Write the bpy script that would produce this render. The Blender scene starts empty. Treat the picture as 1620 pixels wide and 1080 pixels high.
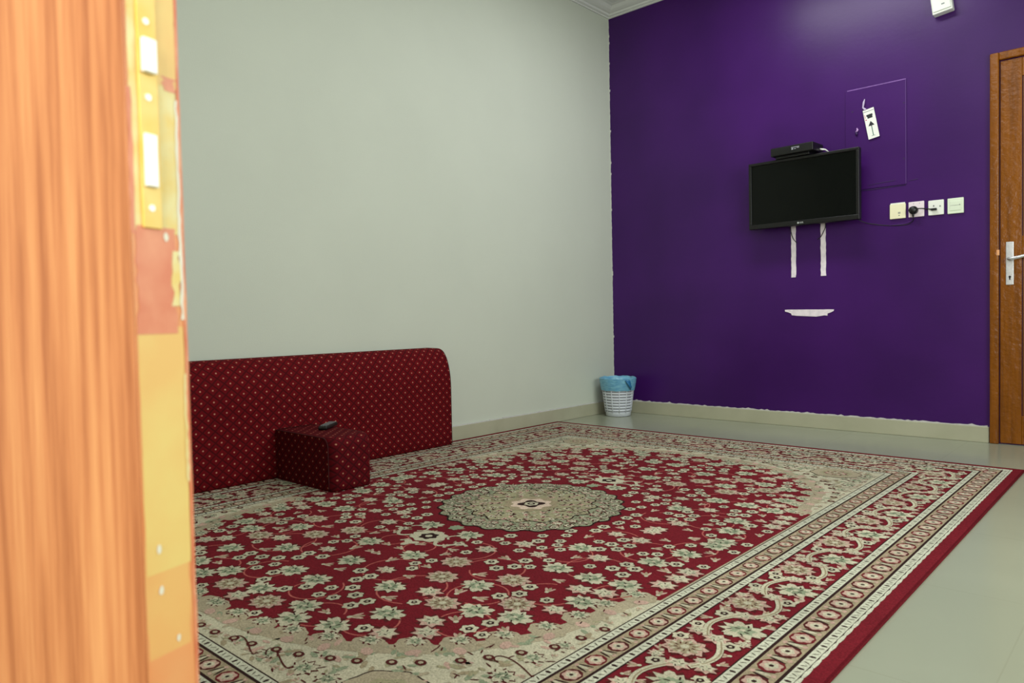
import bpy, bmesh, math, random
from mathutils import Vector, Matrix
random.seed(7)
PI = math.pi
scene = bpy.context.scene
col = scene.collection

# ---------------------------------------------------------------- helpers
def lin(c):
    out = []
    for v in c:
        v = v / 255.0
        out.append(v / 12.92 if v <= 0.04045 else ((v + 0.055) / 1.055) ** 2.4)
    return tuple(out) + (1.0,)

def mat(name, rgb, rough=0.6, metal=0.0, noise=0.0, nscale=20.0, bump=0.0, bscale=60.0,
        spec=0.5, stretch=None, rgb2=None, coat=0.0, emis=None, alpha=None, trans=0.0):
    m = bpy.data.materials.new(name); m.use_nodes = True
    nt = m.node_tree; N = nt.nodes; L = nt.links
    b = N['Principled BSDF']
    b.inputs['Roughness'].default_value = rough
    b.inputs['Metallic'].default_value = metal
    b.inputs['Specular IOR Level'].default_value = spec
    b.inputs['Coat Weight'].default_value = coat
    b.inputs['Transmission Weight'].default_value = trans
    if alpha is not None: b.inputs['Alpha'].default_value = alpha
    tc = N.new('ShaderNodeTexCoord'); mp = N.new('ShaderNodeMapping')
    L.new(tc.outputs['Object'], mp.inputs['Vector'])
    if stretch: mp.inputs['Scale'].default_value = stretch
    nz = N.new('ShaderNodeTexNoise'); nz.inputs['Scale'].default_value = nscale; nz.inputs['Detail'].default_value = 5
    L.new(mp.outputs['Vector'], nz.inputs['Vector'])
    mx = N.new('ShaderNodeMix'); mx.data_type = 'RGBA'
    c1 = lin(rgb); c2 = lin(rgb2) if rgb2 else tuple(v * (1 - noise) for v in c1[:3]) + (1,)
    mx.inputs['A'].default_value = c1; mx.inputs['B'].default_value = c2
    rp = N.new('ShaderNodeMapRange'); rp.inputs['From Min'].default_value = .35; rp.inputs['From Max'].default_value = .65
    L.new(nz.outputs['Fac'], rp.inputs['Value']); L.new(rp.outputs['Result'], mx.inputs['Factor'])
    L.new(mx.outputs['Result'], b.inputs['Base Color'])
    if bump:
        n2 = N.new('ShaderNodeTexNoise'); n2.inputs['Scale'].default_value = bscale; n2.inputs['Detail'].default_value = 3
        L.new(tc.outputs['Object'], n2.inputs['Vector'])
        bp = N.new('ShaderNodeBump'); bp.inputs['Strength'].default_value = bump; bp.inputs['Distance'].default_value = .01
        L.new(n2.outputs['Fac'], bp.inputs['Height']); L.new(bp.outputs['Normal'], b.inputs['Normal'])
    if emis:
        b.inputs['Emission Color'].default_value = lin(emis[0]); b.inputs['Emission Strength'].default_value = emis[1]
    return m

class MB:
    """collects polygons, then links them as one mesh object"""
    def __init__(s): s.v = []; s.f = []; s.m = []; s.c = []; s.uv = []
    def poly(s, pts, mi=0, c=None, uv=None):
        i = len(s.v); s.v += [tuple(p) for p in pts]; s.f.append(tuple(range(i, i + len(pts)))); s.m.append(mi); s.c.append(c); s.uv.append(uv)
    def box(s, a, b, mi=0, M=None):
        x0, y0, z0 = a; x1, y1, z1 = b
        P = [Vector(p) for p in ((x0,y0,z0),(x1,y0,z0),(x1,y1,z0),(x0,y1,z0),(x0,y0,z1),(x1,y0,z1),(x1,y1,z1),(x0,y1,z1))]
        if M: P = [M @ p for p in P]
        i = len(s.v); s.v += [tuple(p) for p in P]
        for q in ((0,3,2,1),(4,5,6,7),(0,1,5,4),(1,2,6,5),(2,3,7,6),(3,0,4,7)):
            s.f.append(tuple(i + k for k in q)); s.m.append(mi); s.c.append(None); s.uv.append(None)
    def prism(s, pts, d, mi=0):
        """pts: closed 3-D outline, d: extrusion vector"""
        n = len(pts); d = Vector(d); i = len(s.v)
        s.v += [tuple(p) for p in pts] + [tuple(Vector(p) + d) for p in pts]
        F = [tuple(i + k for k in range(n))[::-1], tuple(i + n + k for k in range(n))]
        F += [(i + k, i + (k + 1) % n, i + n + (k + 1) % n, i + n + k) for k in range(n)]
        for q in F: s.f.append(q); s.m.append(mi); s.c.append(None); s.uv.append(None)
    def tube(s, pts, r, n=8, mi=0):
        pts = [Vector(p) for p in pts]; rings = []
        up = None
        for k, p in enumerate(pts):
            t = (pts[min(k + 1, len(pts) - 1)] - pts[max(k - 1, 0)]).normalized()
            if up is None: up = t.orthogonal().normalized()
            up = (up - t * up.dot(t)).normalized(); w = t.cross(up)
            rr = r[k] if isinstance(r, (list, tuple)) else r
            i = len(s.v); s.v += [tuple(p + (up * math.cos(a) + w * math.sin(a)) * rr) for a in [2 * PI * j / n for j in range(n)]]
            rings.append(i)
        def add(q): s.f.append(q); s.m.append(mi); s.c.append(None); s.uv.append(None)
        for a, b in zip(rings, rings[1:]):
            for j in range(n): add((a + j, a + (j + 1) % n, b + (j + 1) % n, b + j))
        add(tuple(rings[0] + j for j in range(n))[::-1]); add(tuple(rings[-1] + j for j in range(n)))
    def lathe(s, prof, n=32, mi=0, c=(0, 0, 0), close=False):
        rings = []
        for r, z in prof:
            i = len(s.v); s.v += [(c[0] + r * math.cos(2*PI*j/n), c[1] + r * math.sin(2*PI*j/n), c[2] + z) for j in range(n)]; rings.append(i)
        def add(q): s.f.append(q); s.m.append(mi); s.c.append(None); s.uv.append(None)
        for a, b in zip(rings, rings[1:]):
            for j in range(n): add((a + j, a + (j + 1) % n, b + (j + 1) % n, b + j))
        if close: add(tuple(rings[0] + j for j in range(n))[::-1]); add(tuple(rings[-1] + j for j in range(n)))
    def build(s, name, mats, parent=None, smooth=False, bevel=0, seg=2, loc=None):
        me = bpy.data.meshes.new(name); 
        v = s.v
        if loc: v = [(p[0]-loc[0], p[1]-loc[1], p[2]-loc[2]) for p in v]
        me.from_pydata(v, [], s.f)
        for m in (mats if isinstance(mats, (list, tuple)) else [mats]): me.materials.append(m)
        me.polygons.foreach_set('material_index', s.m)
        if any(c is not None for c in s.c):
            ca = me.color_attributes.new('Col', 'FLOAT_COLOR', 'CORNER')
            buf = []
            for p, c in zip(me.polygons, s.c):
                buf += list(c or (0, 0, 0, 1)) * p.loop_total
            ca.data.foreach_set('color', buf)
        if any(u is not None for u in s.uv):
            ul = me.uv_layers.new(name='UVMap'); buf = []
            for p, u in zip(me.polygons, s.uv):
                if u is None: u = [(0, 0)] * p.loop_total
                for q in u: buf += list(q)
            ul.data.foreach_set('uv', buf)
        me.update()
        if smooth:
            for p in me.polygons: p.use_smooth = True
        o = bpy.data.objects.new(name, me); col.objects.link(o)
        if loc: o.location = loc
        if bevel:
            b = o.modifiers.new('bev', 'BEVEL'); b.width = bevel; b.segments = seg; b.limit_method = 'ANGLE'; b.angle_limit = .6
            w = o.modifiers.new('wn', 'WEIGHTED_NORMAL')
        if parent:
            o.parent = parent
            o.location = Vector(o.location) - Vector(parent.location)
        return o

def tag(o, label=None, cat=None, group=None, kind=None):
    if label: o['label'] = label
    if cat: o['category'] = cat
    if group: o['group'] = group
    if kind: o['kind'] = kind
    return o
def empty(name, loc, label=None, cat=None, group=None, kind=None):
    o = bpy.data.objects.new(name, None); col.objects.link(o); o.location = loc; o.empty_display_size = .1
    return tag(o, label, cat, group, kind)

# ---------------------------------------------------------------- materials
M_white_wall = mat('white wall paint', (202, 207, 192), .62, noise=.03, nscale=2, bump=.05, bscale=180)
M_purple = mat('purple wall paint', (65, 21, 97), .33, rgb2=(56, 17, 85), nscale=1.6, bump=.05, bscale=40, spec=.27)
M_ceil = mat('ceiling paint', (215, 218, 212), .7, noise=.02)
M_caulk = mat('white filler', (205, 203, 200), .8, noise=.1, nscale=60)
M_skirt = mat('beige skirting tile', (178, 176, 152), .25, rgb2=(170, 168, 144), nscale=5)
M_black = mat('black plastic', (9, 9, 10), .4, noise=.1)
M_screen = mat('dark glass screen', (6, 8, 7), .12, noise=.1, spec=.2)
M_gloss_black = mat('glossy black bezel', (7, 6, 8), .35)
M_white_pl = mat('white plastic', (234, 236, 226), .4, noise=.03)
M_yel_pl = mat('yellowed plastic', (240, 234, 196), .45, noise=.05)
M_green_pl = mat('greenish white plastic', (222, 232, 208), .4, noise=.03)
M_pink_pl = mat('pinkish white plastic', (236, 222, 226), .4, noise=.03)
M_grey = mat('grey plastic', (110, 115, 115), .4)
M_chrome = mat('brushed steel', (222, 226, 228), .3, metal=.6, noise=.15, nscale=80)
M_brass = mat('brass plate', (250, 206, 96), .5, metal=.1, rgb2=(255, 220, 130), nscale=30)
M_cable = mat('black cable rubber', (16, 14, 16), .5)
M_plaster = mat('bare plaster', (244, 234, 238), .85, rgb2=(228, 218, 224), nscale=40, bump=.3, bscale=200)

def floor_mat():
    m = mat('glossy beige floor tile', (158, 162, 141), .2, rgb2=(152, 156, 135), nscale=1.3, spec=.45)
    nt = m.node_tree; N = nt.nodes; L = nt.links; b = N['Principled BSDF']
    src = b.inputs['Base Color'].links[0].from_socket
    tc = N.new('ShaderNodeTexCoord'); br = N.new('ShaderNodeTexBrick')
    mp = N.new('ShaderNodeMapping'); mp.inputs['Location'].default_value = (.02, .13, 0)
    L.new(tc.outputs['Object'], mp.inputs['Vector']); L.new(mp.outputs['Vector'], br.inputs['Vector'])
    br.offset = 0; br.inputs['Scale'].default_value = 1; br.inputs['Brick Width'].default_value = .6; br.inputs['Row Height'].default_value = .6
    br.inputs['Mortar Size'].default_value = .0018; br.inputs['Mortar Smooth'].default_value = .3
    mx = N.new('ShaderNodeMix'); mx.data_type = 'RGBA'; L.new(br.outputs['Fac'], mx.inputs['Factor'])
    L.new(src, mx.inputs['A']); mx.inputs['B'].default_value = lin((148, 151, 130)); L.new(mx.outputs['Result'], b.inputs['Base Color'])
    return m
M_floor = floor_mat()

def wood(name, a, b_, c, rough, scale=(9, 9, .5), bump=0, band=5.0):
    m = bpy.data.materials.new(name); m.use_nodes = True; nt = m.node_tree; N = nt.nodes; L = nt.links; b = N['Principled BSDF']
    tc = N.new('ShaderNodeTexCoord'); mp = N.new('ShaderNodeMapping'); mp.inputs['Scale'].default_value = scale
    L.new(tc.outputs['Object'], mp.inputs['Vector'])
    n1 = N.new('ShaderNodeTexNoise'); n1.inputs['Scale'].default_value = band; n1.inputs['Detail'].default_value = 6; n1.inputs['Roughness'].default_value = .6
    L.new(mp.outputs['Vector'], n1.inputs['Vector'])
    cr = N.new('ShaderNodeValToRGB'); e = cr.color_ramp.elements
    e[0].position = .36; e[0].color = lin(a); e[1].position = .68; e[1].color = lin(c)
    k = e.new(.5); k.color = lin(b_)
    L.new(n1.outputs['Fac'], cr.inputs['Fac']); L.new(cr.outputs['Color'], b.inputs['Base Color'])
    b.inputs['Roughness'].default_value = rough
    if bump:
        n2 = N.new('ShaderNodeTexNoise'); n2.inputs['Scale'].default_value = 28; n2.inputs['Detail'].default_value = 3
        L.new(tc.outputs['Object'], n2.inputs['Vector']); bp = N.new('ShaderNodeBump'); bp.inputs['Strength'].default_value = bump; bp.inputs['Distance'].default_value = .01
        L.new(n2.outputs['Fac'], bp.inputs['Height']); L.new(bp.outputs['Normal'], b.inputs['Normal'])
    return m
M_door1 = wood('amber varnished wood', (112, 62, 6), (128, 72, 6), (138, 80, 12), .26, bump=.45)
for _m in (M_door1,): _m.node_tree.nodes['Principled BSDF'].inputs['Specular IOR Level'].default_value = .35
M_door1_dark = wood('darker amber wood', (92, 50, 8), (104, 58, 10), (122, 70, 16), .3)  # darker tone of the door wood, for the panels
M_leaf = wood('orange wood grain', (176, 104, 54), (206, 132, 76), (226, 158, 96), .5, scale=(7.5, 7.5, .3), band=9)

# ---------------------------------------------------------------- room shell
H = 3.013; RX = 4.3; FY = -4.78
def wall(name, boxes, m):
    w = MB()
    for a, b in boxes: w.box(a, b)
    return tag(w.build(name, m), kind='structure')
wall('floor', [((-.15, -7.2, -.1), (RX + .15, .15, 0))], M_floor)
wall('ceiling', [((-.15, FY - .12, H + .05), (RX + .15, .15, H + .15))], M_ceil)
wall('wall_left', [((-.15, FY, 0), (0, .15, H + .05))], M_white_wall)
wall('wall_back', [((0, 0, 0), (RX, .15, H + .05))], M_purple)
# right wall with a window opening, front wall with the doorway the camera looks through
wy0, wy1, wz0, wz1 = -3.3, -1.5, .95, 2.25
wall('wall_right', [((RX, FY, 0), (RX + .15, wy0, H + .05)), ((RX, wy1, 0), (RX + .15, .15, H + .05)),
                    ((RX, wy0, 0), (RX + .15, wy1, wz0)), ((RX, wy0, wz1), (RX + .15, wy1, H + .05))], M_white_wall)
wall('wall_front', [((-.15, FY - .12, 0), (1.9, FY, H + .05)), ((3.8, FY - .12, 0), (RX + .15, FY, H + .05)), ((1.9, FY - .12, 2.2), (3.8, FY, H + .05))], M_white_wall)
wf = MB()
for y in (wy0, (wy0 + wy1) / 2 - .025, wy1 - .05): wf.box((RX + .03, y, wz0), (RX + .08, y + .05, wz1))
for z in (wz0, wz1 - .05): wf.box((RX + .035, wy0 + .05, z), (RX + .075, wy1 - .05, z + .05))
wn = tag(wf.build('window_1', M_white_pl), kind='structure')
g = MB(); g.box((RX + .052, wy0 + .05, wz0 + .05), (RX + .057, wy1 - .05, wz1 - .05)); g.build('pane', mat('window glass', (240, 245, 245), .02, trans=1.0), wn)

# baseboards
b = MB(); b.box((0, FY, 0), (.014, 0, .088)); tag(b.build('baseboard_left', M_skirt, bevel=.003), kind='structure')
b = MB(); b.box((.014, -.014, 0), (2.478, 0, .088)); tag(b.build('baseboard_back', M_skirt, bevel=.003), kind='structure')
b = MB(); b.box((3.47, -.014, 0), (RX, 0, .088)); tag(b.build('baseboard_back.001', M_skirt, bevel=.003), kind='structure')
# ragged white filler line left between purple paint and skirting, and up the corner
b = MB(); n = 130; top = []; bot = []
for i in range(n + 1):
    x = .016 + (2.47 - .016) * i / n; t = .0905 + random.random() * .006 + (.006 if random.random() < .12 else 0)
    top.append((x, -.0015, t)); bot.append((x, -.0015, .088))
for i in range(n): b.poly([bot[i], bot[i + 1], top[i + 1], top[i]])
n = 170
for i in range(n):
    z0 = .09 + (H - .09) * i / n; z1 = .09 + (H - .09) * (i + 1) / n
    w = .0015 + random.random() * .003 + (.006 if random.random() < .05 else 0)
    b.poly([(.0, -.0015, z0), (w, -.0015, z0), (w, -.0015, z1), (.0, -.0015, z1)])
tag(b.build('trim_1', M_caulk), kind='structure')
# low irregular filler bead on the skirting top of the white wall
b = MB()
for i in range(120):
    y0 = -i * .04; b.box((.014 - .012, y0 - .04, .088), (.014 - random.random() * .004, y0, .091 + random.random() * .004))
tag(b.build('trim_2', M_caulk), kind='structure')

# cornice: stepped profile swept round the room
prof = [(0, 0), (.012, 0), (.012, .008), (.03, .012), (.036, .022), (.05, .024), (.075, .032), (.1, .046), (.12, .049), (.12, .052)]
b = MB()
def ring(d, z): return [(d, -d, z), (RX - d, -d, z), (RX - d, FY + d, z), (d, FY + d, z)]
for (d0, z0), (d1, z1) in zip(prof, prof[1:]):
    A = ring(d0, H + z0); B = ring(d1, H + z1)
    for k in range(4): b.poly([A[k], A[(k + 1) % 4], B[(k + 1) % 4], B[k]])
tag(b.build('trim_3', M_ceil), kind='structure')
# raised ceiling moulding with rounded corners
b = MB()
def rring(d, r, z):
    out = []
    for cx, cy, a0 in ((RX - d - r, -d - r, 0), (d + r, -d - r, 90), (d + r, FY + d + r, 180), (RX - d - r, FY + d + r, 270)):
        for k in range(9):
            a = math.radians(a0 + k * 90 / 8); out.append((cx + r * math.cos(a), cy + r * math.sin(a), z))
    return out
zc = H + .05
pr = [(.19, .0), (.19, -.012), (.2, -.018), (.212, -.014), (.222, -.022), (.24, -.022), (.25, -.012), (.262, -.016), (.272, -.01), (.275, 0)]
for (d0, z0), (d1, z1) in zip(pr, pr[1:]):
    A = rring(d0, .1, zc + z0); B = rring(d1, .1, zc + z1); n = len(A)
    for k in range(n): b.poly([A[k], A[(k + 1) % n], B[(k + 1) % n], B[k]])
tag(b.build('trim_4', M_ceil), kind='structure')

# ---------------------------------------------------------------- door_1 in the purple wall
d1 = empty('door_1', (2.94, 0, 0), kind='structure')
b = MB()
b.box((2.482, -.028, 0), (2.524, 0, 2.104)); b.box((3.436, -.028, 0), (3.478, 0, 2.104)); b.box((2.524, -.028, 2.062), (3.436, 0, 2.104))
b.build('door_frame', M_door1, d1, bevel=.006)
b = MB(); b.box((2.528, -.012, .006), (2.625, 0, 2.058)); b.box((3.335, -.012, .006), (3.432, 0, 2.058))
for z0, z1 in ((.006, .16), (1.0, 1.12), (1.96, 2.058)): b.box((2.625, -.012, z0), (3.335, 0, z1))
b.build('door_leaf', M_door1, d1, bevel=.003)
b = MB()
for z0, z1 in ((.16, 1.0), (1.12, 1.96)): b.box((2.627, -.003, z0), (3.333, 0, z1)); b.box((2.7, -.009, z0 + .07), (3.26, -.003, z1 - .07))
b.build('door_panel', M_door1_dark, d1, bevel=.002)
b = MB(); b.box((2.5545, -.017, .862), (2.590, -.012, 1.092)); hp = b.build('handle_plate', M_chrome, d1, bevel=.003)
b = MB(); b.tube([(2.572, -.012, 1.0), (2.572, -.055, 1.0), (2.585, -.062, 1.0), (2.615, -.062, 1.004), (2.66, -.06, 1.016), (2.695, -.058, 1.02)], [.009, .008, .0085, .0085, .0075, .006], 12)
hl = b.build('lever', M_chrome, hp, smooth=True); hl.location = (0, 0, 0); hl.parent = hp
b = MB(); b.box((-.003, -.016, 0), (.003, 0, .002)); b.lathe([(.0058, 0), (.0058, .002)], 12, close=True)
kh = b.build('keyhole', M_black, hp); kh.rotation_euler = (PI / 2, 0, 0); kh.location = (2.5725, -.0165, .905)
b = MB(); b.box((2.514, -.031, 1.022), (2.528, -.0275, 1.052)); b.build('strike_tab', mat('orange chipped wood', (225, 160, 105), .5), d1, bevel=.003)

# ---------------------------------------------------------------- near door leaf (door_2), standing ajar
P0 = Vector((2.70931, -4.50077, 0)); ED = Vector((-.30155, .95345, 0)); FD = Vector((-.95345, -.30155, 0))
LM = Matrix(((ED.x, -FD.x * -1, 0, P0.x), (ED.y, FD.y, 0, P0.y), (0, 0, 1, 0), (0, 0, 0, 1)))
LM = Matrix(((ED.x, FD.x, 0, P0.x), (ED.y, FD.y, 0, P0.y), (0, 0, 1, 0), (0, 0, 0, 1)))   # local: x across thickness, y along the width to the hinge
d2 = empty('door_2', (0, 0, 0), kind='structure'); d2.matrix_world = LM
T = .0435; W = .80
def lpart(b, name, m, bevel=0, parent=d2, smooth=False):
    o = b.build(name, m, None, bevel=bevel, smooth=smooth); o.parent = parent; return o
b = MB(); b.box((.0, .0015, .012), (T, W, 2.1)); lpart(b, 'door_leaf', M_leaf, bevel=.0015)
Mo = [mat('orange varnish edge', (255, 176, 112), .4, rgb2=(255, 160, 98), nscale=14),
      mat('cream filler edge', (255, 240, 178), .6, rgb2=(255, 222, 132), nscale=40),
      mat('terracotta stained edge', (236, 134, 96), .5, rgb2=(250, 164, 124), nscale=25),
      mat('yellow sanded edge', (255, 220, 132), .5, rgb2=(255, 204, 120), nscale=12),
      mat('reddish arris', (232, 118, 76), .5, rgb2=(255, 176, 130), nscale=30),
      mat('white filler spots', (255, 248, 225), .6), mat('amber faded edge', (255, 198, 118), .5, rgb2=(255, 182, 108), nscale=12)]
def rag(x0, x1, z0, z1, y, mi, amp=.0012, n=14):
    L = [(x0 + random.uniform(-amp, amp), y, z0 + (z1 - z0) * k / n) for k in range(n + 1)]
    R = [(x1 + random.uniform(-amp, amp), y, z0 + (z1 - z0) * k / n) for k in range(n + 1)]
    b.poly(R + L[::-1], mi)
b = MB()
rag(.0006, T - .001, .013, 2.099, .0010, 0, 0, 2)
rag(.0022, .0400, .56, .735, .0008, 3, .0003, 10)
rag(.0022, .0385, .50, .60, .0009, 6, .0016, 8)
rag(.0022, .0385, .42, .50, .0009, 0, .0016, 8)
rag(.0015, .0400, .802, 2.09, .0007, 1, .0006, 60)
rag(.0030, .0350, .730, .806, .0006, 2, .0014, 12)
rag(.0000, .0035, .80, .90, .0006, 2, .0006, 10)
rag(.0240, .0420, .908, .99, .00055, 3, .0018, 12)
rag(.0290, .0400, .905, .915, .0005, 2, .002, 4)
rag(.0320, .0385, .75, .79, .0004, 1, .0015, 8)
rag(.0405, T - .0002, .013, 2.099, .0004, 4, .0003, 90)
rag(.0385, .0408, .74, .90, .0003, 5, .0008, 26)
rag(.0385, .0408, .62, .70, .0003, 1, .0006, 16)
for x, z, r in ((.0126, .577, .0022), (.0134, .547, .0022), (.0265, .508, .0018), (.017, .888, .0012), (.0275, .7995, .002)):
    b.poly([(x + r * math.cos(a) * random.uniform(.7, 1.2), .0002, z + 1.6 * r * math.sin(a) * random.uniform(.7, 1.2)) for a in [k * PI / 4 for k in range(8)]], 5)
for p in range(len(b.f)): pass
lpart(b, 'leaf_edge', Mo)
b = MB(); b.box((.0088, -.0016, .8045), (.0236, .001, .992)); pl = lpart(b, 'lock_faceplate', M_brass, bevel=.0006)
M_bolt = mat('bright latch metal', (255, 252, 240), .35, metal=.1)
b = MB(); b.prism([(.0102, -.0016, .9115), (.0208, -.0016, .9115), (.0208, -.0045, .916), (.0102, -.0045, .916)], (0, 0, 0.0), 0)
b = MB(); b.box((.0100, -.0060, .9120), (.0208, -.0014, .9360)); lpart(b, 'latch_bolt', M_bolt, bevel=.001, parent=pl)
b = MB(); b.box((.0098, -.0045, .8330), (.0200, -.0014, .8700)); lpart(b, 'dead_bolt', M_bolt, bevel=.001, parent=pl)
for zz in (.8185, .8955, .948):
    b = MB(); n = 14
    b.prism([(.0150 + .0024 * math.cos(2*PI*k/n), -.0012, zz + .0024 * math.sin(2*PI*k/n)) for k in range(n)], (0, -.0012, 0))
    lpart(b, 'screw', M_bolt, parent=pl)

# ---------------------------------------------------------------- patterned rug (pattern laid as coloured motifs in one mesh)
RCX, RCY, RHX, RHY = 1.386, -2.585, 1.349, 1.83
RED = lin((114, 26, 36)); CREAM = lin((194, 188, 162)); PINK = lin((192, 160, 144)); GREEN = lin((142, 152, 124)); DARK = lin((50, 30, 28))
TAN = lin((160, 146, 118)); VINE = lin((178, 96, 88)); BRN = lin((84, 34, 32)); DRED = lin((92, 14, 24)); GUARD = lin((200, 200, 178)); OLIVE = lin((160, 154, 122)); LTAN = lin((172, 160, 134))
rug = MB(); RZ = .009
LV = .00022
CNT = [0]
def R2(pts, lev, c, fold=False):
    CNT[0] += 1; lev = lev + (CNT[0] % 41) / 41 * .7
    """pts in rug coordinates (u right, v towards far wall)"""
    rug.poly([(RCX + u, RCY + v, RZ + LV * lev) for u, v in pts], 0, c)
def jc(c, a=.10):
    k = 1 + random.uniform(-a, a); return (c[0] * k, c[1] * k, c[2] * k, 1)
def rectring(d0, d1, lev, c):
    a, b_, e, f = RHX - d0, RHY - d0, RHX - d1, RHY - d1
    A = [(a, b_), (-a, b_), (-a, -b_), (a, -b_)]; B = [(e, f), (-e, f), (-e, -f), (e, -f)]
    for k in range(4): R2([A[k], A[(k+1) % 4], B[(k+1) % 4], B[k]], lev, c)
def petal(cu, cv, r, n, depth, lev, c, rot=0, sx=1, sy=1, k=3, sharp=False, seg=None):
    pts = []
    if sharp:
        for i in range(2 * n):
            rr = r * (1 if i % 2 == 0 else 1 - depth) * random.uniform(.94, 1.06); a = rot + PI * i / n
            x, y = rr * math.cos(a) * sx, rr * math.sin(a) * sy; pts.append((cu + x, cv + y))
    else:
        S = seg or n * 4
        for i in range(S):
            a = 2 * PI * i / S; rr = r * (1 - depth * (.5 - .5 * math.cos(n * a)) ** 1)
            pts.append((cu + rr * math.cos(a + rot) * sx, cv + rr * math.sin(a + rot) * sy))
    R2(pts, lev, c)
def ell(cu, cv, a, b_, ang, lev, c, n=10):
    ca, sa = math.cos(ang), math.sin(ang)
    R2([(cu + a*math.cos(t)*ca - b_*math.sin(t)*sa, cv + a*math.cos(t)*sa + b_*math.sin(t)*ca) for t in [2*PI*i/n for i in range(n)]], lev, c)
def strip(path, w, lev, c):
    for (x0, y0), (x1, y1) in zip(path, path[1:]):
        dx, dy = x1 - x0, y1 - y0; l = math.hypot(dx, dy) or 1; nx, ny = -dy / l * w / 2, dx / l * w / 2
        R2([(x0 + nx, y0 + ny), (x0 - nx, y0 - ny), (x1 - nx, y1 - ny), (x1 + nx, y1 + ny)], lev, c)
def motif(t, u, v, r, lev=6, rot=None, halo=True):
    rot = random.uniform(0, PI) if rot is None else rot
    ca, sa = math.cos(rot), math.sin(rot)
    if halo and t in 'AGB': petal(u, v, r * 1.1, 9, .3, lev - 1, BRN, rot + .2, 1, .85, sharp=True)
    if t == 'C':      # small rosette
        petal(u, v, r * 1.14, 6, .2, lev - .7, BRN, rot); petal(u, v, r, 6, .24, lev, jc(CREAM), rot); petal(u, v, r * .46, 5, .2, lev + 1, DARK, rot, seg=10); ell(u, v, r * .16, r * .16, 0, lev + 2, CREAM, 6)
    elif t == 'G':    # serrated flower with green heart
        petal(u, v, r, 10, .34, lev, jc(CREAM), rot, 1, .80, sharp=True)
        for k in range(3): ell(u + r * .5 * math.cos(rot + k * 2.1), v + r * .4 * math.sin(rot + k * 2.1), r * .5, r * .26, rot + k * 2.1, lev + .2, jc(CREAM), 8)
        petal(u, v, r * .62, 7, .34, lev + 1, jc(GREEN), rot, 1, .82, sharp=True)
        for k in range(9):
            a = rot + k * .698; q = .28 if k % 2 else .55; ell(u + q * r * math.cos(a), v + q * .8 * r * math.sin(a), r * .15, r * .045, a + .5, lev + 2, DARK if k % 3 else jc(CREAM), 5)
        ell(u, v, r * .13, r * .13, 0, lev + 3, CREAM, 6)
    elif t == 'A':    # palmette
        petal(u, v, r, 9, .24, lev, jc(PINK), rot, 1, .84, sharp=True); petal(u, v, r * .74, 9, .3, lev + 1, jc(TAN), rot, 1, .86)
        for k in range(10):
            a = rot + k * 2 * PI / 10; ell(u + .56 * r * math.cos(a), v + .48 * r * math.sin(a), r * .14, r * .06, a, lev + 2, jc(CREAM), 6); ell(u + .36 * r * math.cos(a + .3), v + .31 * r * math.sin(a + .3), r * .10, r * .035, a, lev + 3, BRN, 5)
            ell(u + .78 * r * math.cos(a + .3), v + .66 * r * math.sin(a + .3), r * .08, r * .025, a, lev + 3, BRN, 5)
        petal(u, v, r * .2, 5, .2, lev + 3, CREAM, rot, seg=10)
    elif t == 'B':    # half-open flower
        petal(u, v, r, 7, .38, lev, jc(PINK), rot, 1, .8, sharp=True); petal(u + r * .12 * ca, v + r * .12 * sa, r * .74, 6, .38, lev + 1, jc(CREAM), rot, 1, .8, sharp=True)
        for k in range(6):
            a = rot + k * PI / 3; ell(u + .3 * r * math.cos(a), v + .26 * r * math.sin(a), r * .15, r * .045, a + .6, lev + 2, DARK if k % 2 else jc(GREEN), 6)
    elif t == 'D':    # forked leaf
        for s, c in ((-.5, PINK), (.5, PINK), (0, TAN)):
            a = rot + s; ell(u + r * .45 * math.cos(a), v + r * .45 * math.sin(a), r * .6, r * .17, a, lev, jc(c), 8)
        ell(u - r * .1 * ca, v - r * .1 * sa, r * .22, r * .22, 0, lev + 1, jc(CREAM), 7)

# body of the rug
rug.box((RCX - RHX, RCY - RHY, .0012), (RCX + RHX, RCY + RHY, RZ))
rug.c[-6:] = [RED] * 6; rug.c[-6 + 1] = RED
R2([(-RHX, -RHY), (RHX, -RHY), (RHX, RHY), (-RHX, RHY)], 1, RED)
for w in (.0,): rectring(0, .006, 2, DRED)
# borders
BANDS = dict(s4=(.045, .074), b2=(.074, .145), s3=(.145, .174), s2=(.342, .371), b1=(.371, .430), s1=(.430, .459))
def sides(d):
    """walk the four sides at inset d: yields (length, fn(t)->(u,v), direction angle)"""
    hx, hy = RHX - d, RHY - d
    return [(2*hx, lambda t, hx=hx, hy=hy: (-hx + t, -hy), 0), (2*hy, lambda t, hx=hx, hy=hy: (hx, -hy + t), PI/2),
            (2*hx, lambda t, hx=hx, hy=hy: (hx - t, hy), PI), (2*hy, lambda t, hx=hx, hy=hy: (-hx, hy - t), 3*PI/2)]
for k in ('s1', 's2', 's3', 's4'):
    a, b_ = BANDS[k]; rectring(a, b_, 3, DARK); rectring(a + .004, b_ - .004, 4, GUARD)
    dm = (a + b_) / 2
    for l, fn, an in sides(dm):
        n = int(l / .0165)
        for i in range(1, n):
            u, v = fn(l * i / n); w = (.0045 if i % 4 == 0 else .0018)
            ell(u, v, .0085, w, an + PI/2 + (.0 if i % 4 == 0 else .5 * (1 if i % 2 else -1)), 5, DARK if i % 4 == 0 else lin((86, 80, 66)), 5)
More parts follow.
